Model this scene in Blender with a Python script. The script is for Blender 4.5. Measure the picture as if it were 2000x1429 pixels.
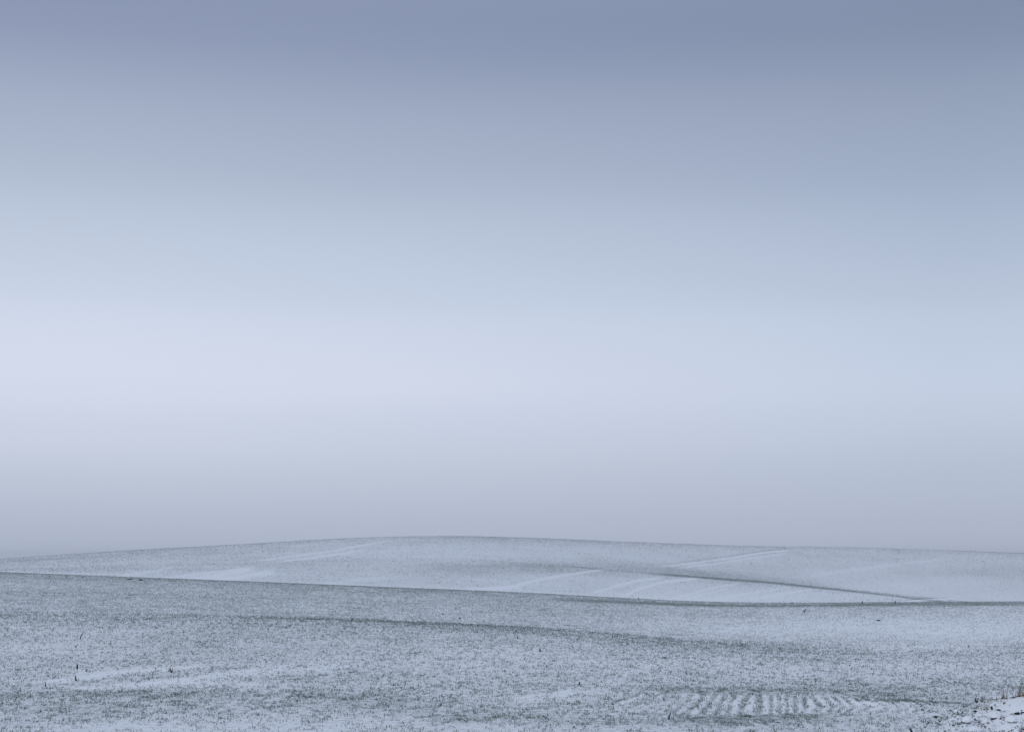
import bpy, math, random
import numpy as np
from mathutils import Vector

scene = bpy.context.scene
for o in list(bpy.data.objects):
    bpy.data.objects.remove(o)

# ------------------------------------------------------------------ camera
EYE = 1.65            # eye height above the field where the photographer stands
F = 3000.0            # focal length in pixels of the 2000 px wide photograph
HOR = 1100.0          # row of the true horizon in the photograph
cam_data = bpy.data.cameras.new("camera")
cam = bpy.data.objects.new("camera", cam_data)
scene.collection.objects.link(cam)
cam.location = (0, 0, EYE)
cam.rotation_euler = (math.radians(90), 0, 0)
cam_data.sensor_width = 36.0
cam_data.sensor_fit = 'HORIZONTAL'
cam_data.lens = 36.0 * F / 2000.0
cam_data.shift_y = (HOR - 714.5) / 2000.0
cam_data.clip_start = 0.1
cam_data.clip_end = 20000
scene.camera = cam
scene.render.resolution_x = 1024
scene.render.resolution_y = 731
scene.view_settings.view_transform = 'Standard'
scene.view_settings.look = 'None'
scene.view_settings.exposure = 0.0
scene.view_settings.gamma = 1.0

# ------------------------------------------------------------------ sky and sun
SUN_EL, SUN_AZ = 38.0, 215.0        # hidden winter sun, behind the photographer's left shoulder
def lin(c):
    out = []
    for v in c:
        v = v / 255.0
        out.append(v / 12.92 if v <= 0.04045 else ((v + 0.055) / 1.055) ** 2.4)
    return out

SKY_V = [1060, 1000, 900, 800, 720, 600, 400, 200, 0]
SKY_L = [(179,190,210),(183,193,213),(197,205,223),(208,215,233),(214,220,237),(203,213,231),(183,194,213),(160,171,194),(141,152,180)]
SKY_R = [(177,187,208),(177,187,208),(183,194,214),(194,204,224),(194,205,225),(185,197,217),(165,178,201),(145,157,181),(133,145,170)]
UPPER = [(0.55, (0.42, 0.47, 0.58)), (1.0, (0.62, 0.68, 0.80))]   # linear: brighter cloud overhead, out of frame
CLOUD = 0.9

world = bpy.data.worlds.new("World")
scene.world = world
world.use_nodes = True
nt = world.node_tree
nt.nodes.clear()
N = nt.nodes.new
L = nt.links.new
w_out = N('ShaderNodeOutputWorld')
sky = N('ShaderNodeTexSky')
sky.sky_type = 'NISHITA'
sky.sun_disc = False
sky.sun_elevation = math.radians(SUN_EL)
sky.sun_rotation = math.radians(SUN_AZ)
bg_sky = N('ShaderNodeBackground'); bg_sky.inputs['Strength'].default_value = 0.06
L(sky.outputs['Color'], bg_sky.inputs['Color'])
tc = N('ShaderNodeTexCoord')
sep = N('ShaderNodeSeparateXYZ'); L(tc.outputs['Generated'], sep.inputs[0])
# softly uneven cloud sheet: warp the height a little with a broad stretched noise
mp = N('ShaderNodeMapping'); mp.inputs['Scale'].default_value = (1.2, 1.2, 7.0)
L(tc.outputs['Generated'], mp.inputs['Vector'])
nz = N('ShaderNodeTexNoise'); nz.inputs['Scale'].default_value = 1.6; nz.inputs['Detail'].default_value = 2.0
L(mp.outputs[0], nz.inputs['Vector'])
wob = N('ShaderNodeMath'); wob.operation = 'MULTIPLY_ADD'
L(nz.outputs['Fac'], wob.inputs[0]); wob.inputs[1].default_value = 0.012; wob.inputs[2].default_value = -0.006
el = N('ShaderNodeMath'); el.operation = 'ADD'; L(sep.outputs['Z'], el.inputs[0]); L(wob.outputs[0], el.inputs[1])
def ramp(cols):
    r = N('ShaderNodeValToRGB')
    r.color_ramp.interpolation = 'CARDINAL'
    stops = []
    for v, c in zip(SKY_V, cols):
        t = (HOR - v) / F
        stops.append((t / math.sqrt(1 + t * t), lin(c)))
    stops += UPPER
    e = r.color_ramp.elements
    e[0].position = stops[0][0]; e[0].color = (*stops[0][1], 1)
    e[1].position = stops[-1][0]; e[1].color = (*stops[-1][1], 1)
    for p, c in stops[1:-1]:
        k = e.new(p); k.color = (*c, 1)
    L(el.outputs[0], r.inputs['Fac'])
    return r
rl, rr = ramp(SKY_L), ramp(SKY_R)
side = N('ShaderNodeMapRange'); L(sep.outputs['X'], side.inputs['Value'])
side.inputs['From Min'].default_value = -0.27; side.inputs['From Max'].default_value = 0.27
mixc = N('ShaderNodeMix'); mixc.data_type = 'RGBA'
pw = N('ShaderNodeMath'); pw.operation = 'POWER'; pw.inputs[1].default_value = 1.5
L(side.outputs[0], pw.inputs[0]); L(pw.outputs[0], mixc.inputs['Factor'])
L(rl.outputs['Color'], mixc.inputs['A']); L(rr.outputs['Color'], mixc.inputs['B'])
bg_cloud = N('ShaderNodeBackground'); bg_cloud.inputs['Strength'].default_value = 1.065
L(mixc.outputs['Result'], bg_cloud.inputs['Color'])
mixs = N('ShaderNodeMixShader'); mixs.inputs[0].default_value = CLOUD
L(bg_sky.outputs[0], mixs.inputs[1]); L(bg_cloud.outputs[0], mixs.inputs[2])
L(mixs.outputs[0], w_out.inputs['Surface'])

sun_data = bpy.data.lights.new("sun", 'SUN')
sun_data.energy = 0.6
sun_data.angle = math.radians(25)
sun_data.color = (1.0, 0.97, 0.93)
sun = bpy.data.objects.new("sun", sun_data)
scene.collection.objects.link(sun)
# sun_rotation is measured clockwise from +Y
sd = Vector((math.sin(math.radians(SUN_AZ)) * math.cos(math.radians(SUN_EL)),
             math.cos(math.radians(SUN_AZ)) * math.cos(math.radians(SUN_EL)),
             math.sin(math.radians(SUN_EL))))
sun.rotation_euler = (-sd).to_track_quat('-Z', 'Y').to_euler()

# ------------------------------------------------------------------ numeric helpers
rng = np.random.default_rng(7)
random.seed(7)

def hash2(ix, iy, seed):
    n = (ix.astype(np.int64) * 374761393 + iy.astype(np.int64) * 668265263 + seed * 1442695041) & 0xffffffff
    n = ((n ^ (n >> 13)) * 1274126177) & 0xffffffff
    n = (n ^ (n >> 16)) & 0xffffffff
    return n / 4294967295.0

def vnoise(x, y, seed=0):
    ix = np.floor(x); iy = np.floor(y)
    fx = x - ix; fy = y - iy
    fx = fx * fx * (3 - 2 * fx); fy = fy * fy * (3 - 2 * fy)
    a = hash2(ix, iy, seed); b = hash2(ix + 1, iy, seed)
    c = hash2(ix, iy + 1, seed); d = hash2(ix + 1, iy + 1, seed)
    return (a + (b - a) * fx) * (1 - fy) + (c + (d - c) * fx) * fy

def fbm(x, y, seed=0, octs=3):
    s = 0; a = 1; t = 0
    for k in range(octs):
        s = s + a * (vnoise(x * 2 ** k + 17.3 * k, y * 2 ** k - 9.1 * k, seed + k) - 0.5)
        t += a; a *= 0.55
    return s / t * 2

def sstep(a, b, x):
    t = np.clip((x - a) / (b - a), 0, 1)
    return t * t * (3 - 2 * t)

# ------------------------------------------------------------------ the lie of the land
UG = np.arange(-800, 2801, 10.0)
def table(pts, smooth=50):
    t = np.interp(UG, [p[0] for p in pts], [p[1] for p in pts])
    k = np.exp(-0.5 * (np.arange(-300, 301, 10) / smooth) ** 2); k /= k.sum()
    return np.convolve(np.pad(t, 30, mode='edge'), k, mode='valid')
def zrow(Y, pts, smooth=50):          # a row of the land seen at image rows pts, at distance Y
    return EYE - (table(pts, smooth) - HOR) / F * Y

R1 = [(-400,1106),(0,1120),(250,1129.5),(500,1138.5),(700,1147),(1000,1158.5),(1250,1172),(1350,1177),(1500,1179.5),(1700,1178),(2000,1176.5),(2400,1170)]
SKY = [(-400,1118),(0,1092),(250,1075),(500,1061),(600,1054.5),(700,1050),(800,1047),(900,1047),(1000,1049.5),(1200,1057),(1400,1065),(1500,1067.5),(1700,1069.5),(2000,1080),(2400,1095)]
R2 = [(-400,1212),(0,1214),(300,1217),(700,1218),(900,1226),(1100,1236),(1300,1255),(1500,1268),(1700,1277),(2000,1278)]
R3 = [(-400,1125),(0,1110),(500,1100),(900,1100),(1100,1108),(1250,1118),(1300,1121),(1500,1136),(1700,1157),(1870,1177),(2000,1192),(2400,1220)]
zc = np.zeros_like(UG)
zR1 = zrow(110, R1)
KN = [
 (0.0, zc), (9.0, zc + .01), (14.0, zc + .01),
 (20.0, zc - .01 + 0.03 * np.sin(UG / 400.0)),
 (28.0, np.interp(UG, [0, 1000, 2000], [.03, -.06, -.30])),
 (38.0, zrow(38, R2)),
 (48.0, zrow(48, [(0,1192),(700,1207),(1100,1227),(1400,1251),(1700,1262),(2000,1260)])),
 (75.0, zrow(75, [(0,1152),(700,1172),(1000,1182),(1300,1196),(1500,1205),(1700,1208),(2000,1204)])),
 (110.0, zR1),
 (135.0, zR1 - 2.0),
 (175.0, zR1 - 6.0),
 (225.0, zrow(225, [(p[0], p[1] + 10) for p in R1])),
 (260.0, zrow(260, [(-400,1135),(0,1116),(500,1124),(900,1138),(1250,1160),(1500,1168),(1700,1172),(2000,1182)])),
 (320.0, zrow(320, R3, 30)),
 (345.0, zrow(345, [(-400,1121),(0,1105),(500,1091),(900,1089),(1100,1103),(1250,1118),(1400,1133),(1500,1143),(1700,1166),(1870,1187),(2000,1202),(2400,1230)], 30)),
 (385.0, zrow(385, [(-400,1120),(0,1098),(500,1077),(900,1068),(1100,1080),(1250,1095),(1400,1112),(1600,1135),(1800,1150),(2000,1160)])),
 (425.0, zrow(425, [(-400,1119),(0,1094),(500,1065),(900,1053),(1100,1060),(1400,1080),(1600,1090),(1800,1097),(2000,1105)])),
 (470.0, zrow(470, SKY, 30)),
 (540.0, zrow(470, SKY, 30) - 4.0),
 (800.0, zc - 24.0), (1500.0, zc - 45.0), (4000.0, zc - 90.0), (9000.0, zc - 150.0),
]
KY = np.array([k[0] for k in KN]); KZ = np.array([k[1] for k in KN])
DZ = np.zeros_like(KZ)
for i in range(1, len(KY) - 1):
    h0 = KY[i] - KY[i - 1]; h1 = KY[i + 1] - KY[i]
    d0 = (KZ[i] - KZ[i - 1]) / h0; d1 = (KZ[i + 1] - KZ[i]) / h1
    DZ[i] = (d0 * h1 + d1 * h0) / (h0 + h1)

def rows_phase(u, v):
    a = np.interp(u, [1100,1220,1370,1450,1500,1580,1620,1700,1790,1900], [-2.6,-1.9,-.65,-.25,0,.4,.8,1.7,3.0,3.8])
    bend = np.where(u > 1500, np.clip(v - 1379, 0, 30) * 1.9 * np.minimum(a, 1.6), 0)
    wob = 7 * np.sin(u / 41.0) + 5 * np.sin(u / 19.0 + 1) + 5 * fbm(u / 22.0, v / 14.0, 17)
    return (u - a * (v - 1373) + bend + wob) / 21.5
def rows_window(u, v):
    top = np.interp(u, [1150, 1350, 1600, 1680, 1830], [1350, 1354, 1357, 1362, 1367])
    bot = np.interp(u, [1150, 1350, 1500, 1600, 1830], [1385, 1393, 1394, 1388, 1393])
    return sstep(top - 3, top + 4, v) * (1 - sstep(bot - 3, bot + 3, v)) * sstep(1100, 1420, u) * (1 - sstep(1680, 1900, u))

def height(X, Y):
    Yp = np.clip(Y, 0, KY[-1] - 1e-3)
    u = np.clip(1000 + F * X / np.maximum(Yp, 4.0), UG[0], UG[-1])
    k = np.clip(np.searchsorted(KY, Yp, side='right') - 1, 0, len(KY) - 2)
    ui = (u - UG[0]) / 10.0
    i0 = np.clip(ui.astype(int), 0, len(UG) - 2); fu = ui - i0
    g = lambda A, kk: A[kk, i0] * (1 - fu) + A[kk, i0 + 1] * fu
    h = KY[k + 1] - KY[k]; t = (Yp - KY[k]) / h
    z0, z1, m0, m1 = g(KZ, k), g(KZ, k + 1), g(DZ, k) * h, g(DZ, k + 1) * h
    z = (2*t**3 - 3*t**2 + 1) * z0 + (t**3 - 2*t**2 + t) * m0 + (-2*t**3 + 3*t**2) * z1 + (t**3 - t**2) * m1
    near = 1 - sstep(60, 130, Y)
    R = np.hypot(X, Y)
    z = z + near * (0.010 * fbm(X * .9, Y * .9, 3) + 0.012 * fbm(X * .22, Y * .22, 5))
    z = z + np.where(R < 60, 0.006 * fbm(X * 6, Y * 6, 9), 0)
    far = sstep(180, 260, Y)
    z = z + far * (0.22 * fbm(X * .012, Y * .012, 11) + 0.05 * fbm(X * .06, Y * .06, 12))
    # drill rows lying in the shallow dip on the right
    v = HOR + F * (EYE - z) / np.maximum(Y, 4.0)
    m = (Y > 13) & (Y < 24) & (u > 1100) & (u < 1900)
    if m.any():
        w = rows_window(u[m], v[m])
        z[m] += 0.014 * w * np.cos(2 * np.pi * rows_phase(u[m], v[m]))
    # snow bank of the field edge, and turned clods before it
    xe = np.where(Y > 4, u, 0)
    bank = sstep(1905, 1990, xe + 14 * fbm(X * 3, Y * 3, 21)) * np.where(X > 2, 1, 0)
    z = z + bank * (0.135 + 0.05 * fbm(X * 2.6, Y * 2.6, 31) + 0.035 * fbm(X * 9, Y * 7, 33, 2)) * np.exp(-((Y - 17.9) / np.where(Y < 17.9, .75, .5)) ** 2)
    cl = sstep(1760, 1900, xe) * sstep(13, 14, Y) * (1 - sstep(16.6, 18.2, Y)) * np.where(X > 2, 1, 0)
    z = z + cl * 0.09 * np.maximum(fbm(X * 4.5, Y * 3.0, 41, 3), -0.3)
    return z

def image_uv(X, Y, Z):
    Ys = np.maximum(Y, 1.0)
    return 1000 + F * X / Ys, HOR + F * (EYE - Z) / Ys

def line(u, v, pts, wv):
    """1 on the polyline, fading to 0 at wv rows above or below; tapers at the ends."""
    xs = np.array([p[0] for p in pts], float); ys = np.array([p[1] for p in pts], float)
    yy = np.interp(u, xs, ys)
    L_ = xs[-1] - xs[0]
    ends = sstep(xs[0] - 4, xs[0] + .12 * L_, u) * (1 - sstep(xs[-1] - .15 * L_, xs[-1] + 4, u))
    return np.exp(-((v - yy) / wv) ** 2) * ends
def blob(u, v, cu, cv, ru, rv):
    return np.exp(-((u - cu) / ru) ** 2 - ((v - cv) / rv) ** 2)

def cover(X, Y, Z):
    """How much green stands clear of the snow, plus painted shade at the hill fold, 0..1, over the land."""
    u, v = image_uv(X, Y, Z)
    near = Y < 140
    c = np.where(near, 0.44, 0.36)
    # ---- near field
    n = np.zeros_like(c)
    left = 1 - sstep(900, 1500, u)
    n += 0.03 * left * (1 - sstep(1150, 1200, v))
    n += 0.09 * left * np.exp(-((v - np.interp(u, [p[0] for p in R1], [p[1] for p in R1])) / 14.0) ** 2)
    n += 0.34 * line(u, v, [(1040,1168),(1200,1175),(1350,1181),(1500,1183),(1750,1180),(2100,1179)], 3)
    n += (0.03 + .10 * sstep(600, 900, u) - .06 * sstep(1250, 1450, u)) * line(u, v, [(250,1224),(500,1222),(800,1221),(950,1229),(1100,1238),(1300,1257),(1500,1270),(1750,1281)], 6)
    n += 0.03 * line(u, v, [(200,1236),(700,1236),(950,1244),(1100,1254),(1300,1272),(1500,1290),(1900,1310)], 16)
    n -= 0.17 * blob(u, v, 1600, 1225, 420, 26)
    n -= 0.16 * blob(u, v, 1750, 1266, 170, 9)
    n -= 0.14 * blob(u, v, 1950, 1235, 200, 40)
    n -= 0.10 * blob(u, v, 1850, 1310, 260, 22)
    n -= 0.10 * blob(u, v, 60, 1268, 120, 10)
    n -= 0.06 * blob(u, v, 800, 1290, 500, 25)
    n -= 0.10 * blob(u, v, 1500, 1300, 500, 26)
    n -= 0.26 * line(u, v, [(50,1333),(140,1326),(210,1316),(300,1307),(430,1299)], 4)
    n -= 0.27 * line(u, v, [(120,1346),(230,1340),(330,1331),(400,1321),(500,1308),(590,1300)], 4.5)
    n -= 0.16 * line(u, v, [(330,1336),(420,1328),(540,1309),(700,1300)], 2.5)
    n -= 0.12 * blob(u, v, 200, 1312, 120, 6)
    n -= 0.15 * blob(u, v, 420, 1335, 160, 6)
    n += 0.16 * line(u, v, [(-100,1362),(120,1355),(400,1352),(620,1358),(850,1366)], 8)
    n += 0.09 * line(u, v, [(-100,1385),(300,1378),(600,1378),(1000,1385),(1300,1392)], 14)
    n += 0.15 * line(u, v, [(800,1403),(1000,1402),(1200,1409),(1400,1407),(1700,1402)], 9)
    n -= 0.10 * blob(u, v, 350, 1420, 500, 12)
    n -= 0.30 * line(u, v, [(1000,1365),(1060,1356),(1130,1346)], 1.7)
    n -= 0.30 * line(u, v, [(1020,1370),(1080,1359),(1150,1349)], 1.7)
    n -= 0.34 * line(u, v, [(1205,1375),(1230,1367),(1262,1354)], 2.2)
    n += 0.22 * line(u, v, [(1190,1372),(1235,1361),(1255,1352)], 2)
    n += 0.16 * line(u, v, [(1250,1344),(1400,1347),(1560,1346),(1700,1354),(1850,1366)], 7)
    n += 0.18 * line(u, v, [(1320,1405),(1370,1403.5),(1450,1400),(1500,1396),(1640,1396)], 4)
    n += 0.04 * line(u, v, [(1380,1411),(1500,1404),(1600,1402),(1760,1402)], 9)
    n += 0.35 * line(u, v, [(1660,1366),(1740,1367),(1820,1370),(1900,1374)], 2.4)
    w = rows_window(u, v) * np.clip(.75 + .5 * fbm(u / 30.0, v / 9.0, 19), 0, 1.2)
    ph = np.cos(2 * np.pi * rows_phase(u, v))
    n += w * (-0.05 - 0.30 * ph * np.interp(u, [1150,1350,1450,1900], [.35,.75,1,1]))
    n -= 0.35 * blob(u, v, 1690, 1373, 28, 4)
    clod = sstep(1780, 1880, u) * sstep(1385, 1400, v)
    n -= 0.12 * clod
    n -= 0.30 * sstep(1905, 1960, u) * sstep(1350, 1366, v)
    n += 0.06 * fbm(X * .35, Y * .12, 51) + 0.07 * fbm(X * 1.3, Y * .7, 52)
    # ---- far hill
    h = np.zeros_like(c)
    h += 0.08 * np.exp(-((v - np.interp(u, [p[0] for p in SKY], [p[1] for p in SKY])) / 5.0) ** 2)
    h += 0.06 * line(u, v, [(1260,1114),(1300,1117),(1500,1132),(1700,1153)], 6)  # soft shade just above the hill fold, painted in as extra cover
    h += 0.42 * line(u, v, [(1230,1117),(1260,1119),(1300,1122),(1500,1137),(1700,1158),(1870,1178),(2100,1196)], 1.8)  # shadow line of the hill fold, painted as darker cover
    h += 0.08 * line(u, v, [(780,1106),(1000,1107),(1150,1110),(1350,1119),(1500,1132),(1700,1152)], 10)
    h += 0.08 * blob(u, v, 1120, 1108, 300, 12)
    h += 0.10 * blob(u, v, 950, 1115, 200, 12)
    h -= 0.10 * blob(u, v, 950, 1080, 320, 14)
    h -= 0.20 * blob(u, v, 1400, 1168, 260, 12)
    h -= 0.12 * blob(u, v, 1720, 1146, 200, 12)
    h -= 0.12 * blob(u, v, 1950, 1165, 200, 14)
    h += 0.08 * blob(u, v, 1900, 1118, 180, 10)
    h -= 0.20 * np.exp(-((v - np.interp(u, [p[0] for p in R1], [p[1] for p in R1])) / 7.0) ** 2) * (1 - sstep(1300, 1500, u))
    for pts, wv, s in [
        ([(300,1131),(360,1124),(430,1115),(490,1109)], 1.6, .34), ([(350,1132),(420,1124),(500,1109)], 4.0, .45),
        ([(400,1134),(450,1130),(490,1122),(540,1117)], 5, .40), ([(230,1125),(300,1115),(345,1106)], 2.4, .2),
        ([(500,1095),(560,1088),(640,1077),(700,1066),(770,1054)], 1.7, .34), ([(540,1097),(640,1085),(720,1073)], 1.9, .34),
        ([(940,1154),(1000,1145),(1055,1131),(1100,1123),(1190,1110)], 1.8, .42), ([(900,1152),(960,1149),(1020,1146)], 3.0, .45),
        ([(1150,1160),(1200,1145),(1240,1134),(1300,1127)], 2.0, .38), ([(1215,1164),(1250,1149),(1300,1135),(1370,1129)], 2.0, .46),
        ([(1310,1170),(1350,1159),(1400,1146),(1450,1139)], 1.6, .3), ([(1335,1171),(1375,1159),(1425,1148)], 1.5, .26),
        ([(1480,1169),(1530,1158),(1590,1150)], 2.0, .26), ([(1400,1168),(1470,1157),(1540,1146)], 2.0, .22),
        ([(1280,1107),(1340,1101),(1420,1090),(1490,1079),(1560,1073)], 1.4, .42), ([(1320,1109),(1400,1100),(1470,1089),(1545,1079)], 1.4, .42),
        ([(1580,1124),(1660,1113),(1740,1103),(1860,1089)], 1.7, .26), ([(1750,1176),(1800,1171),(1870,1169)], 1.6, .45),
        ([(620,1142),(700,1132),(760,1128)], 3.5, .16)]:
        h -= .85 * s * line(u, v, pts, wv)
    for pts, wv, s in [([(1290,1103.5),(1420,1086.5),(1490,1075.5),(1550,1070)], 1.0, .30), ([(1330,1106),(1400,1097),(1470,1086),(1545,1076)], 0.9, .18),
                       ([(1740,1178),(1790,1169),(1860,1166)], 1.2, .3)]:
        h += s * line(u, v, pts, wv)
    h += 0.09 * fbm(X * .02, Y * .03, 61) + 0.07 * fbm(X * .15, Y * .1, 62)
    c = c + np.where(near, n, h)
    return np.clip(c, 0.02, 1.0)

# ------------------------------------------------------------------ materials
def mat(name):
    m = bpy.data.materials.new(name); m.use_nodes = True
    b = m.node_tree.nodes['Principled BSDF']
    return m, m.node_tree, b

SNOW = (0.775, 0.82, 0.885, 1)
def snow_ground(name, k, thin):
    """Snow with frozen green and earth showing through by the ground's cover attribute; k scales the pattern with the reach of the land."""
    m, t, b = mat(name)
    n = t.nodes.new; l = t.links.new
    geo = n('ShaderNodeNewGeometry')
    at = n('ShaderNodeAttribute'); at.attribute_name = 'cover'
    n1 = n('ShaderNodeTexNoise'); n1.inputs['Scale'].default_value = 9.0 / k; n1.inputs['Detail'].default_value = 5; n1.inputs['Roughness'].default_value = .68
    n2 = n('ShaderNodeTexNoise'); n2.inputs['Scale'].default_value = 42.0 / k; n2.inputs['Detail'].default_value = 2
    for q in (n1, n2): l(geo.outputs['Position'], q.inputs['Vector'])
    mixn = n('ShaderNodeMath'); mixn.operation = 'MULTIPLY_ADD'
    l(n2.outputs['Fac'], mixn.inputs[0]); mixn.inputs[1].default_value = .5
    hf = n('ShaderNodeMath'); hf.operation = 'MULTIPLY'; l(n1.outputs['Fac'], hf.inputs[0]); hf.inputs[1].default_value = .5
    l(hf.outputs[0], mixn.inputs[2])
    add = n('ShaderNodeMath'); add.operation = 'MULTIPLY_ADD'; l(at.outputs['Fac'], add.inputs[0]); add.inputs[1].default_value = 0.42
    l(mixn.outputs[0], add.inputs[2])
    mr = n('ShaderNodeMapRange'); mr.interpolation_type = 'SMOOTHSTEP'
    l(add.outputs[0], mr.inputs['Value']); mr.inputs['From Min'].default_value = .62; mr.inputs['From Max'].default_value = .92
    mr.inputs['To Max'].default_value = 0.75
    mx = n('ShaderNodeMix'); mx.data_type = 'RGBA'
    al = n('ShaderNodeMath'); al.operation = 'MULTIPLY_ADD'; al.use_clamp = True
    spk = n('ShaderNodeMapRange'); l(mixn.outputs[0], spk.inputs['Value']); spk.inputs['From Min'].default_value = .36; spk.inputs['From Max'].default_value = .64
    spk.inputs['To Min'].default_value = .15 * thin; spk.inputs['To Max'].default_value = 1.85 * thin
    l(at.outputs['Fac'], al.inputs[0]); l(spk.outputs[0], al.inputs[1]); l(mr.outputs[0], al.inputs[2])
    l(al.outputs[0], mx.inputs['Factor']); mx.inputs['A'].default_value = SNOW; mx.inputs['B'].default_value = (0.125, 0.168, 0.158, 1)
    l(mx.outputs['Result'], b.inputs['Base Color'])
    b.inputs['Roughness'].default_value = 0.85
    b.inputs['Specular IOR Level'].default_value = 0.2
    bp = n('ShaderNodeBump'); bp.inputs['Strength'].default_value = 0.5; bp.inputs['Distance'].default_value = 0.03 * k
    l(n1.outputs['Fac'], bp.inputs['Height']); l(bp.outputs[0], b.inputs['Normal'])
    return m
m_field = snow_ground('snow_over_crop', 1.0, .22)
m_hill = snow_ground('snow_over_far_crop', 4.0, .36)

def plain(name, a, c, scale=30, rough=.8):
    m, t, b = mat(name)
    n = t.nodes.new; l = t.links.new
    geo = n('ShaderNodeNewGeometry')
    no = n('ShaderNodeTexNoise'); no.inputs['Scale'].default_value = scale; no.inputs['Detail'].default_value = 3
    l(geo.outputs['Position'], no.inputs['Vector'])
    r = n('ShaderNodeMapRange'); r.inputs['From Min'].default_value = .35; r.inputs['From Max'].default_value = .65
    l(no.outputs['Fac'], r.inputs['Value'])
    mx = n('ShaderNodeMix'); mx.data_type = 'RGBA'
    l(r.outputs[0], mx.inputs['Factor']); mx.inputs['A'].default_value = (*a, 1); mx.inputs['B'].default_value = (*c, 1)
    l(mx.outputs['Result'], b.inputs['Base Color'])
    b.inputs['Roughness'].default_value = rough; b.inputs['Specular IOR Level'].default_value = .2
    return m
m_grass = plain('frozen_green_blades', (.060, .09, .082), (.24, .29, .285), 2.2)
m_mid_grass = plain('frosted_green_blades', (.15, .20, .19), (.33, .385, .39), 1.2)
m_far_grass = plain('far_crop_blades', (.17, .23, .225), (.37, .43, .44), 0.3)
m_dark = plain('blackened_stem', (.012, .011, .013), (.035, .028, .028), 60)
m_straw = plain('dry_straw', (.17, .11, .07), (.30, .21, .14), 60)
m_twig = plain('grey_brown_twig', (.06, .05, .055), (.13, .10, .10), 60)
m_crumb = plain('frozen_turf_crumb', (.03, .035, .038), (.12, .125, .13), 50)
m_seed = plain('dark_seed_head', (.018, .008, .010), (.04, .015, .018), 90)

def clod_mat():
    m, t, b = mat('snow_capped_earth')
    n = t.nodes.new; l = t.links.new
    geo = n('ShaderNodeNewGeometry'); s = n('ShaderNodeSeparateXYZ'); l(geo.outputs['Normal'], s.inputs[0])
    no = n('ShaderNodeTexNoise'); no.inputs['Scale'].default_value = 40; no.inputs['Detail'].default_value = 4
    l(geo.outputs['Position'], no.inputs['Vector'])
    a = n('ShaderNodeMath'); a.operation = 'MULTIPLY_ADD'; l(no.outputs['Fac'], a.inputs[0]); a.inputs[1].default_value = .7; l(s.outputs['Z'], a.inputs[2])
    r = n('ShaderNodeMapRange'); l(a.outputs[0], r.inputs['Value']); r.inputs['From Min'].default_value = .22; r.inputs['From Max'].default_value = .48
    mx = n('ShaderNodeMix'); mx.data_type = 'RGBA'; l(r.outputs[0], mx.inputs['Factor'])
    mx.inputs['A'].default_value = (.035, .03, .03, 1); mx.inputs['B'].default_value = SNOW
    l(mx.outputs['Result'], b.inputs['Base Color']); b.inputs['Roughness'].default_value = .9
    bp = n('ShaderNodeBump'); bp.inputs['Strength'].default_value = .5; bp.inputs['Distance'].default_value = .01
    l(no.outputs['Fac'], bp.inputs['Height']); l(bp.outputs[0], b.inputs['Normal'])
    return m
m_clod = clod_mat()

def mesh_from(name, V, loops, sizes, m, smooth=False):
    me = bpy.data.meshes.new(name)
    me.vertices.add(len(V)); me.vertices.foreach_set('co', V.astype(np.float32).ravel())
    me.loops.add(len(loops)); me.loops.foreach_set('vertex_index', loops.astype(np.int32))
    starts = np.concatenate([[0], np.cumsum(sizes)[:-1]]).astype(np.int32)
    me.polygons.add(len(sizes)); me.polygons.foreach_set('loop_start', starts)
    me.polygons.foreach_set('use_smooth', np.full(len(sizes), smooth))
    me.materials.append(m)
    me.update(calc_edges=True)
    ob = bpy.data.objects.new(name, me); scene.collection.objects.link(ob)
    return ob

# ------------------------------------------------------------------ ground and hills: one continuous sheet, split in the hidden valley
dense = np.arange(-0.43, 0.4301, 0.0015)
outer = np.linspace(0.43, math.pi, 60)[1:]
ang = np.concatenate([-outer[::-1][1:], dense, outer])         # azimuth from +Y, clockwise; closes at +pi
ang = np.unique(np.round(ang, 6))
rad = [0.0, .5, 1, 2, 3.5, 5, 7, 9, 11, 12.5]
r = 13.2
while r < 560:
    rad.append(r); r *= 1.0048 if r < 25 else 1.0068
rad += list(np.geomspace(570, 1500, 16))
rad = np.array(rad)
A, R = np.meshgrid(ang, rad)
GX, GY = R * np.sin(A), R * np.cos(A)
GZ = height(GX.ravel(), GY.ravel()).reshape(GX.shape)
GC = cover(GX.ravel(), GY.ravel(), GZ.ravel()).reshape(GX.shape)
isplit = int(np.searchsorted(rad, 165.0))
def sheet(name, i0, i1, m, label):
    X, Y, Z, C = GX[i0:i1 + 1], GY[i0:i1 + 1], GZ[i0:i1 + 1], GC[i0:i1 + 1]
    nr, na = X.shape
    V = np.stack([X.ravel(), Y.ravel(), Z.ravel()], 1)
    idx = np.arange(nr * na).reshape(nr, na)
    q = np.stack([idx[:-1, :-1], idx[:-1, 1:], idx[1:, 1:], idx[1:, :-1]], -1).reshape(-1, 4)[:, ::-1]
    wrap = np.stack([idx[:-1, -1], idx[:-1, 0], idx[1:, 0], idx[1:, -1]], -1)[:, ::-1]
    q = np.concatenate([q, wrap])
    ob = mesh_from(name, V, q.ravel(), np.full(len(q), 4), m, True)
    a = ob.data.attributes.new('cover', 'FLOAT', 'POINT'); a.data.foreach_set('value', C.astype(np.float32).ravel())
    ob['kind'] = 'structure'; ob['label'] = label
    return ob
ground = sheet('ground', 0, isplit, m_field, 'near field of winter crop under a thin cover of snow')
hills = sheet('hills', isplit, len(rad) - 1, m_hill, 'pale snow dusted hill rising behind the near field')

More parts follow.
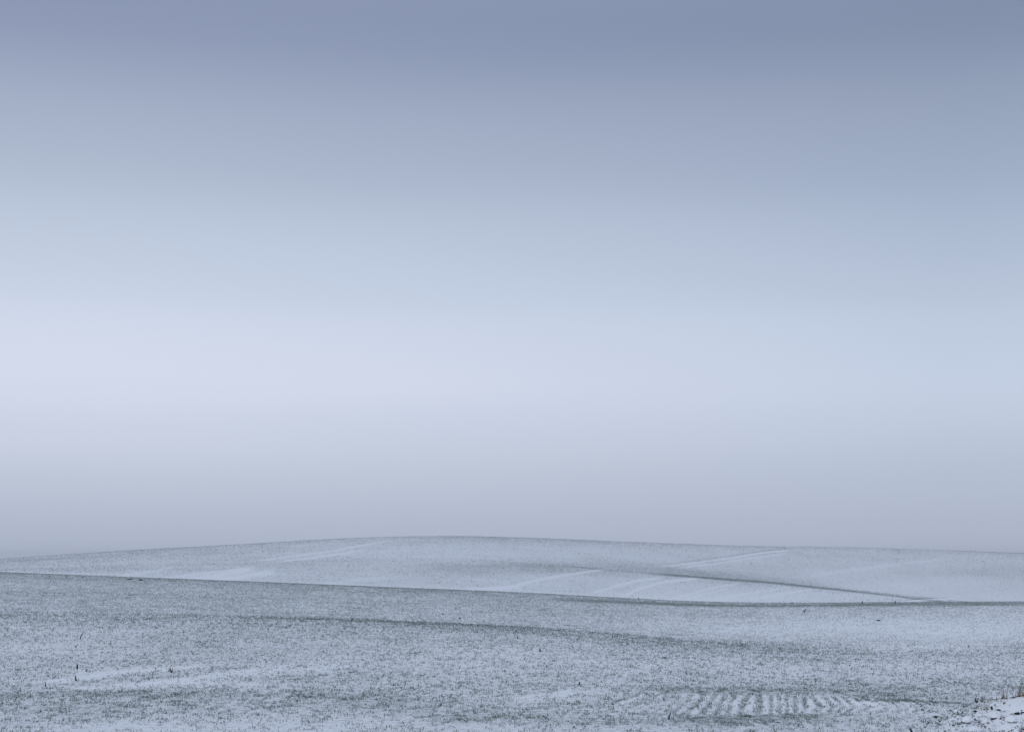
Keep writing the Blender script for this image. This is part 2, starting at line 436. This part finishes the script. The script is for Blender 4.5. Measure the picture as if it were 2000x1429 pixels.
# ------------------------------------------------------------------ green blades standing through the snow (nobody could count them)
def blades(name, X, Y, nb, h, w, m, label, three=True):
    Z = height(X, Y)
    T = len(X)
    th = rng.uniform(0, 2 * np.pi, (T, nb)); ln = rng.uniform(.15, 1.1, (T, nb))
    bh = h[:, None] * rng.uniform(.35, 1.15, (T, nb)); bw = w[:, None] * rng.uniform(.6, 1.3, (T, nb))
    sp = (h * .35)[:, None]
    bx = X[:, None] + rng.normal(0, 1, (T, nb)) * sp; by = Y[:, None] + rng.normal(0, 1, (T, nb)) * sp
    bz = np.repeat(Z[:, None], nb, 1) - 0.004
    dx, dy = np.cos(th), np.sin(th); px, py = -dy, dx
    def P(s, f, hh): return np.stack([bx + dx * bh * ln * f + px * bw * s, by + dy * bh * ln * f + py * bw * s, bz + bh * hh], -1)
    if three:
        V = np.stack([P(-.5, 0, 0), P(.5, 0, 0), P(.45, .35, .62), P(-.45, .35, .62), P(0, 1, .85)], 2).reshape(-1, 3)
        B = T * nb; o = np.arange(B)[:, None] * 5
        loops = (o + np.array([0, 1, 2, 3, 3, 2, 4])).ravel(); sizes = np.tile([4, 3], B)
    else:
        V = np.stack([P(-.5, 0, 0), P(.5, 0, 0), P(0, .8, 1)], 2).reshape(-1, 3)
        B = T * nb; loops = np.arange(B * 3); sizes = np.full(B, 3)
    ob = mesh_from(name, V, loops, sizes, m)
    ob['kind'] = 'stuff'; ob['label'] = label
    return ob

def scatter(y0, y1, dens, margin=.42):
    """Random spots in the wedge of land before the camera; dens(Y) per square metre."""
    out = []
    edges = np.geomspace(y0, y1, 40)
    for a, b in zip(edges[:-1], edges[1:]):
        w = 2 * margin * (a + b) / 2
        n = int(w * (b - a) * dens((a + b) / 2))
        Yr = rng.uniform(a, b, n); out.append(np.stack([rng.uniform(-margin, margin, n) * Yr, Yr]))
    P = np.concatenate(out, 1)
    return P[0], P[1]

X, Y = scatter(12, 48, lambda y: min(1150, 1150 * (19 / y) ** 1.45))
C = cover(X, Y, height(X, Y))
cl = .42 + (.42 + .4 * (1 - sstep(17, 24, Y))) * fbm(X * 6, Y * 3, 71, 3) + .8 * fbm(X * 18, Y * 8, 75, 2)
keep = rng.uniform(0, 1, len(X)) < np.clip(C, 0, 1) ** 1.5 * np.clip(cl * 1.5, 0, 1.8)
X, Y = X[keep], Y[keep]
print('near tufts', len(X))
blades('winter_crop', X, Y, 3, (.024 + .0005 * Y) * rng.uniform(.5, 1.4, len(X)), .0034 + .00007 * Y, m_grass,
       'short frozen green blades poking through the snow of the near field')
X, Y = scatter(48, 130, lambda y: 300 * (48 / y) ** 1.3)
C = cover(X, Y, height(X, Y))
cl = .5 + .35 * fbm(X * 1.6, Y * 1.0, 81, 3) + .6 * fbm(X * 6, Y * 2, 83, 2)
keep = rng.uniform(0, 1, len(X)) < np.clip(C, 0, 1) ** 1.5 * np.clip(cl * 1.5, 0, 1.6)
X, Y = X[keep], Y[keep]
print('mid tufts', len(X))
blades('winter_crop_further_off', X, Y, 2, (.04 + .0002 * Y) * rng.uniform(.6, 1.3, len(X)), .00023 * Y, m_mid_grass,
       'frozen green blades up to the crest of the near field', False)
X, Y = scatter(215, 490, lambda y: 10.0 * (215 / y) ** 1.2)
C = cover(X, Y, height(X, Y))
cl = .55 + .4 * fbm(X * .5, Y * .3, 91, 3)
keep = rng.uniform(0, 1, len(X)) < np.clip(C, 0, 1) ** 1.6 * np.clip(cl * 1.5, 0, 1.6)
X, Y = X[keep], Y[keep]
print('far tufts', len(X))
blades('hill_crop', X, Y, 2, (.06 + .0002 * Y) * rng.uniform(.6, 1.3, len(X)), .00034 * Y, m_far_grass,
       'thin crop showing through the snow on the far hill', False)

# ------------------------------------------------------------------ single plants, stalks and clods
def spot(u, v, lo=12.0, hi=520.0):
    """The first point of the land met when looking from the photographer's eye towards photograph point (u, v)."""
    Ys = np.geomspace(lo, hi, 6000)
    Xs = (u - 1000) / F * Ys
    Zs = height(Xs, Ys)
    zl = EYE - (v - HOR) / F * Ys
    k = np.argmax(Zs >= zl)
    if not (Zs >= zl).any(): k = int(np.argmin(zl - Zs))
    return float(Xs[k]), float(Ys[k]), float(Zs[k])

def tubes(paths, sides=6):
    V, F_ = [], []
    for pts in paths:
        pts = [(Vector(p[:3]), p[3]) for p in pts]
        base = len(V)
        for i, (p, rr_) in enumerate(pts):
            d = (pts[min(i + 1, len(pts) - 1)][0] - pts[max(i - 1, 0)][0]).normalized()
            a = d.orthogonal().normalized(); b = d.cross(a)
            for s in range(sides):
                t = 2 * math.pi * s / sides
                V.append(p + (a * math.cos(t) + b * math.sin(t)) * rr_)
        for i in range(len(pts) - 1):
            for s in range(sides):
                s2 = (s + 1) % sides
                F_.append((base + i * sides + s, base + i * sides + s2, base + (i + 1) * sides + s2, base + (i + 1) * sides + s))
        F_.append(tuple(base + s for s in reversed(range(sides))))
        F_.append(tuple(base + (len(pts) - 1) * sides + s for s in range(sides)))
    return V, F_
def obj(name, VF, m, parent=None, smooth=True):
    me = bpy.data.meshes.new(name); me.from_pydata([tuple(v) for v in VF[0]], [], VF[1]); me.materials.append(m)
    if smooth:
        for p in me.polygons: p.use_smooth = True
    o = bpy.data.objects.new(name, me); scene.collection.objects.link(o)
    if parent: o.parent = parent
    return o
def tag(o, label, cat, group=None):
    o['label'] = label; o['category'] = cat
    if group: o['group'] = group
    return o
def thing(name, loc, label, cat, group=None):
    e = bpy.data.objects.new(name, None); e.empty_display_size = .05
    scene.collection.objects.link(e); e.location = loc
    return tag(e, label, cat, group)

def stalk_path(h, lean, rad_, bend=.15, n=6, az=0.0):
    """A tapering stem; lean to the right per unit height; az turns the lean around."""
    out = []
    for i in range(n + 1):
        t = i / n
        s = lean * t + bend * t * t + .02 * math.sin(9 * t + h * 90)
        out.append((s * h * math.cos(az), s * h * math.sin(az), h * t - .01, rad_ * (1 - .65 * t)))
    return out

G_STALK = 'dead stalks standing in the near field'
# photograph point of the foot, height in photo px, lean, thickness px, label, category
stalks = [
    (156, 1247, 14, .32, 1.8, 'thin dark stalk leaning right, highest up the slope on the left of the field'),
    (147, 1264, 8, .55, 1.6, 'short curved stalk just below the thin leaning one on the left slope'),
    (109, 1290, 7, .5, 1.3, 'faint short slanting stalk left of and above the dark seed head'),
    (149, 1329, 12, -.3, 3.0, 'black stub leaning left beside the upper pale wheel track'),
    (89, 1340, 11, -.1, 2.2, 'dark upright stalk at the near end of the upper pale wheel track'),
    (10, 1303, 7, -.6, 1.8, 'small leaning stalk at the left edge of the field'),
    (168, 1311, 6, .2, 2.0, 'tiny twin-looking dark stub just right of the dark seed head'),
    (686, 1213, 8, .25, 1.6, 'pair-height dark stalk standing on the dark crease left of centre'),
    (1056, 1272, 8, -.4, 3.2, 'stout dark stalk leaning left in the middle of the field'),
    (1011, 1247, 8, -.1, 1.6, 'thin stalk just under the dark crease near the centre'),
    (1132, 1336, 7, -.15, 2.6, 'short dark stalk between the centre of the field and the striped rows'),
    (1306, 1404, 15, .1, 2.8, 'tall straight dark stalk below the striped rows'),
    (1449, 1261, 6, .2, 1.6, 'short stalk where the dark crease runs out on the right'),
    (1570, 1195, 7, .45, 2.2, 'slanting dark stalk close under the green crest on the right'),
    (1748, 1178, 6, .05, 2.0, 'upright stub breaking the green crest on the right'),
    (1684, 1178, 5, .0, 2.2, 'dark stub breaking the green crest straight above the striped rows'),
    (1547, 1179, 4, .0, 1.8, 'leftmost small stub on the green crest'),
    (1247, 1170, 5, .0, 1.4, 'hair thin stalk on the crest where it starts to darken'),
    (1872, 1394, 9, -.35, 2.0, 'dark slanted stalk left of the snow covered clods'),
    (1879, 1393, 8, .1, 1.2, 'fine upright stem just right of the slanted one by the clods'),
    (1891, 1263, 4, .4, 2.2, 'low dark stub alone on the pale slope at the right'),
    (302, 1305, 3, .9, 2.4, 'flattened dark stub between the two pale wheel tracks'),
]
for (u, v, hp, lean, tp, label) in stalks:
    x, y, z = spot(u, v)
    px = y / F
    o = obj('weed_stalk', tubes([stalk_path(hp * px, lean, tp * px * .5 * 1.5)]), m_dark)
    o.location = (x, y, z)
    tag(o, label, 'stalk', G_STALK)

def seed_head(h, rad_, lean=0.0):
    prof = [(0, .25), (.08, .7), (.25, 1), (.5, .92), (.75, .7), (.92, .4), (1, .08)]
    p = []
    for t, k in prof: p.append((lean * h * t, 0, h * t, rad_ * k))
    V, F_ = tubes([p], 9)
    V = [Vector((v.x * (1 + .25 * math.sin(v.z * 900 + v.x * 700)), v.y * (1 + .25 * math.sin(v.z * 700)), v.z)) for v in V]
    return V, F_
# the dark seed head on its hair-thin stem
x, y, z = spot(150.5, 1311); px = y / F
t = thing('seed_plant', (x, y, z), 'dark reddish seed head on a thin stem above the upper pale wheel track', 'dead plant')
obj('stem', tubes([[(0, 0, -.01, .4 * px), (0, 0, 5 * px, .35 * px)]]), m_twig, t)
h_ = obj('seed_head', seed_head(11 * px, 2.1 * px, .05), m_seed, t); h_.location = (0, 0, 4.5 * px)
# thick black blade at the bottom edge
x, y, z = spot(1784, 1436); px = y / F
o = obj('weed_stalk', tubes([[(0, 0, -.01, 2.6 * px), (-4 * px, 0, 9 * px, 2.3 * px), (-7.5 * px, 0, 17 * px, .6 * px)]]), m_dark)
o.location = (x, y, z); tag(o, 'thick black stalk leaning left at the very bottom edge of the picture', 'stalk', G_STALK)

def branching(u, v, name, label, cat, stems, m, group=None, twig=None):
    """stems: (height px, lean, thickness px, side shoots) from one root."""
    x, y, z = spot(u, v); px = y / F
    t = thing(name, (x, y, z), label, cat, group)
    for (hp, lean, tp, shoots) in stems:
        az = random.uniform(-.5, .5)
        path = stalk_path(hp * px, lean, tp * px * .5, az=az)
        s = obj('stem', tubes([path]), m, t)
        for k in range(shoots):
            q = path[random.randint(2, 4)]
            L_ = hp * px * random.uniform(.2, .4); ln = lean + random.choice((-1, 1)) * random.uniform(.5, 1.1)
            obj('twig', tubes([[(q[0], q[1], q[2], tp * px * .3), (q[0] + ln * L_ * .6, q[1] + random.uniform(-.3, .3) * L_, q[2] + L_ * .6, tp * px * .2),
                                (q[0] + ln * L_, q[1], q[2] + L_, tp * px * .12)]], 5), twig or m, s)
    return t
branching(335, 1313, 'dead_weed', 'small dead weed forking into dark twigs between the two pale wheel tracks', 'dead plant',
          [(14, -.35, 2.2, 2), (13, .1, 1.8, 1), (9, -.9, 1.2, 1), (11, .6, 1.3, 1)], m_dark)
branching(1906.5, 1372, 'forked_stub', 'black stub forking in two at the foot of the snow bank', 'dead plant',
          [(10, -.25, 3.2, 0), (9, .35, 3.0, 0), (5, .9, 1.5, 0)], m_dark)
branching(1917, 1370, 'twiggy_weed', 'bushy grey brown weed of fine twigs right of the black forked stub', 'dead plant',
          [(17, .35, 1.3, 4), (13, -.2, 1.0, 3), (11, .8, 1.0, 3), (16, .05, 1.1, 4), (9, 1.3, 1.0, 2), (8, -.7, .9, 2)], m_twig)
branching(1934, 1367, 'twiggy_weed', 'low sparse weed between the bushy weed and the snow bank', 'dead plant',
          [(8, .5, 1.0, 2), (9, -.3, 1.0, 2), (6, 1.2, .9, 2), (10, .1, .9, 2)], m_twig)

def grass_clump(u, v, n, hpx, spread, label, m, name='dry_grass_tuft'):
    x, y, z = spot(u, v); px = y / F
    paths = []
    for k in range(int(n * .6)):
        h = hpx * px * 1.35 * random.uniform(.25, 1.0); a = random.uniform(0, 2 * math.pi); ln = random.uniform(.05, .55)
        ox, oy = random.gauss(0, spread * px * .3), random.gauss(0, spread * px * .3)
        p = []
        for i in range(5):
            s = i / 4
            p.append((ox + math.cos(a) * ln * h * s ** 1.6, oy + math.sin(a) * ln * h * s ** 1.6, h * s - .01, .42 * px * (1 - .75 * s)))
        paths.append(p)
    for k in range(3):
        q = random.choice((-1, 1)) * random.uniform(.5, 1) * spread * px
        paths.append([(-q, -.2 * q, 0.2 * px, .9 * px), (0, 0, .5 * px, 1.2 * px), (q, .2 * q, .2 * px, .9 * px)])
    o = obj(name, tubes(paths, 4), m); o.location = (x, y, z)
    return tag(o, label, 'grass tuft', 'dry grass tufts on the field edge')
grass_clump(1959, 1364, 26, 15, 7, 'rust brown grass tuft at the left end of the snow bank ridge', m_straw)
grass_clump(1967, 1364, 12, 22, 9, 'thin loose blades fanning out just right of the rust brown tuft', m_twig)
grass_clump(1990, 1359, 26, 22, 8, 'brown grass tuft on top of the snow bank, second from the right edge', m_straw)
grass_clump(1999, 1358, 30, 17, 8, 'thick orange brown grass tuft on the snow bank at the right edge', m_straw)
grass_clump(1980, 1362, 14, 13, 10, 'sparse dark blades on the bank ridge between the brown tufts', m_twig)
grass_clump(1946, 1366, 12, 7, 9, 'low dark blades where the bank ridge begins', m_twig)
grass_clump(1928, 1386, 24, 9, 4, 'small olive brown tuft among the clods under the bank', m_straw)
grass_clump(1962, 1373, 16, 8, 4, 'short brownish tuft sunk in the face of the snow bank', m_straw)
grass_clump(1976, 1412, 18, 9, 7, 'reddish brown wisp in the lower right corner snow', m_straw)
grass_clump(1997, 1424, 30, 12, 8, 'dark tuft cut by the right edge near the bottom corner', m_twig)

# clods: lumps of earth, some bare and some snow capped
def lump(rx, ry, rz, seed, n=12, mrows=7):
    rs = random.Random(seed)
    ph = [rs.uniform(0, 6.28) for _ in range(6)]
    V, F_ = [Vector((0, 0, rz))], []
    for j in range(1, mrows):
        th = math.pi * j / mrows
        for i in range(n):
            a = 2 * math.pi * i / n
            k = 1 + .16 * math.sin(2 * a + ph[0]) + .12 * math.sin(3 * a + ph[1] + th) + .10 * math.sin(5 * a + ph[2]) * math.sin(2 * th + ph[3]) + rs.uniform(-.06, .06)
            V.append(Vector((rx * k * math.sin(th) * math.cos(a), ry * k * math.sin(th) * math.sin(a), rz * math.cos(th) * (1 + .15 * math.sin(a * 2 + ph[4])))))
    V.append(Vector((0, 0, -rz)))
    for i in range(n): F_.append((0, 1 + i, 1 + (i + 1) % n))
    for j in range(mrows - 2):
        for i in range(n):
            a = 1 + j * n + i; b = 1 + j * n + (i + 1) % n
            F_.append((a, a + n, b + n, b))
    last = len(V) - 1; o = 1 + (mrows - 2) * n
    for i in range(n): F_.append((last, o + (i + 1) % n, o + i))
    return V, F_
G_CLOD = 'single clods of earth lying on the snow'
clods = [   # u, v, half-width px, half-height px, bare?, label
    (1904.5, 1388, 3.2, 2.2, 1, 'bare black clod at the left of the lumpy corner below the forked stub'),
    (1937, 1383, 2.0, 4.2, 1, 'pointed black stub of earth right of the olive brown tuft'),
    (1950, 1386, 4.5, 1.8, 1, 'low dark clod under the face of the snow bank'),
    (1987, 1392.5, 6, 2.2, 1, 'long dark clod in the gap under the bank near the right edge'),
    (1998, 1391, 5, 1.6, 1, 'dark clod at the right edge in the gap under the bank'),
    (1828, 1399, 4.5, 1.8, 1, 'reddish dark clod lying at the right end of the striped rows'),
    (1716, 1211, 5.0, 1.4, 1, 'flat dark clod alone on the pale slope below the green crest'),
    (1299, 1284, 3.2, 1.4, 1, 'small dark clod in the field right of centre under the crease'),
    (898, 1207, 1.8, 1.6, 1, 'right of two round dark clods above the crease'),
    (865, 1199, 1.6, 1.4, 1, 'left and higher of two round dark clods above the crease'),
    (524, 1227, 1.6, 1.5, 1, 'tiny round dark clod by the left end of the crease'),
    (253, 1130.5, 6, 1.1, 1, 'flat dark clod on the left crest line, left of two'),
    (275, 1131.8, 4, 1.8, 1, 'taller dark clod on the left crest line, right of two'),
    (1890, 1404, 13, 5.5, 0, 'large snow capped clod, broadest at the left of the lumpy corner'),
    (1912, 1397, 9, 4.0, 0, 'snow capped clod just under the bare black clod'),
    (1925, 1408, 10, 4.0, 0, 'snow capped clod in the middle of the lumpy corner'),
    (1975, 1404, 14, 5.5, 0, 'wide round snow capped clod below the gap at the right'),
    (1945, 1398, 9, 3.5, 0, 'flat snow capped clod below the low dark one'),
    (1903, 1424, 16, 5.0, 0, 'smooth broad snow mound at the bottom edge below the lumpy corner'),
    (1862, 1404, 6, 3.0, 0, 'small snow capped clod left of the broadest one'),
    (1868, 1388, 6, 3.0, 0, 'small white lump at the left of the slanted stalk'),
]
for i, (u, v, rw, rh, bare, label) in enumerate(clods):
    x, y, z = spot(u, v + rh * .6); px = y / F
    o = obj('earth_clod' if bare else 'snowy_clod', lump(rw * px, rw * px * .8, rh * px * (1 if bare else 1.9), 100 + i), m_dark if bare else m_clod)
    o.location = (x, y, z + rh * px * (.55 if bare else -.25)); tag(o, label, 'clod', G_CLOD if bare else 'snow capped clods in the lumpy corner')

# crumbs of earth between them: uncountable
VV, FF = [], []
for k in range(1100):
    u = 1790 + 260 * random.random() ** .8; v = random.uniform(1378, 1440)
    if u > 1945 and v < 1388: continue
    if vnoise(np.array([u / 14.0]), np.array([v / 5.0]), 5)[0] < .52: continue
    x, y, z = spot(u, v); px = y / F; rw = random.uniform(.7, 1.4 + 2.4 * random.random() ** 3) * px
    V, F_ = lump(rw, rw * .8, rw * random.uniform(.35, .7), 900 + k, 7, 5)
    b = len(VV); VV += [p + Vector((x, y, z + rw * .2)) for p in V]; FF += [tuple(b + q for q in f) for f in F_]
o = obj('earth_crumbs', (VV, FF), m_crumb); o['kind'] = 'stuff'; o['label'] = 'dark crumbs of turned earth showing between the snowy clods'


# withered blades standing in the bank and round the clods
su = rng.uniform(1860, 2080, 420); sy = rng.uniform(15.0, 18.1, 420)
sx = (su - 1000) / F * sy
kp = fbm(sx * 4, sy * 3, 95, 2) > -.05
blades('withered_stems', sx[kp], sy[kp], 3, rng.uniform(.02, .06, kp.sum()), np.full(kp.sum(), .0035), m_twig,
       'withered brownish stems sticking out of the snow bank and clods')

# ------------------------------------------------------------------ winter air
def haze_box():
    zt = float(max(GZ.max(), EYE)) + 1.5; zb = float(GZ.min()) - 1.0; e = 1520.0
    V = [Vector((sx * e, sy * e, z)) for z in (zb, zt) for sx, sy in ((-1, -1), (1, -1), (1, 1), (-1, 1))]
    Fc = [(3, 2, 1, 0), (4, 5, 6, 7), (0, 1, 5, 4), (1, 2, 6, 5), (2, 3, 7, 6), (3, 0, 4, 7)]
    m = bpy.data.materials.new('haze'); m.use_nodes = True
    t = m.node_tree; t.nodes.clear()
    pv = t.nodes.new('ShaderNodeVolumePrincipled'); o_ = t.nodes.new('ShaderNodeOutputMaterial')
    pv.inputs['Color'].default_value = (.86, .90, 1.0, 1); pv.inputs['Density'].default_value = 0.0004
    t.links.new(pv.outputs[0], o_.inputs['Volume'])
    o = obj('haze', (V, Fc), m, smooth=False)
    o['kind'] = 'stuff'; o['label'] = 'thin cold winter haze over the fields'
haze_box()
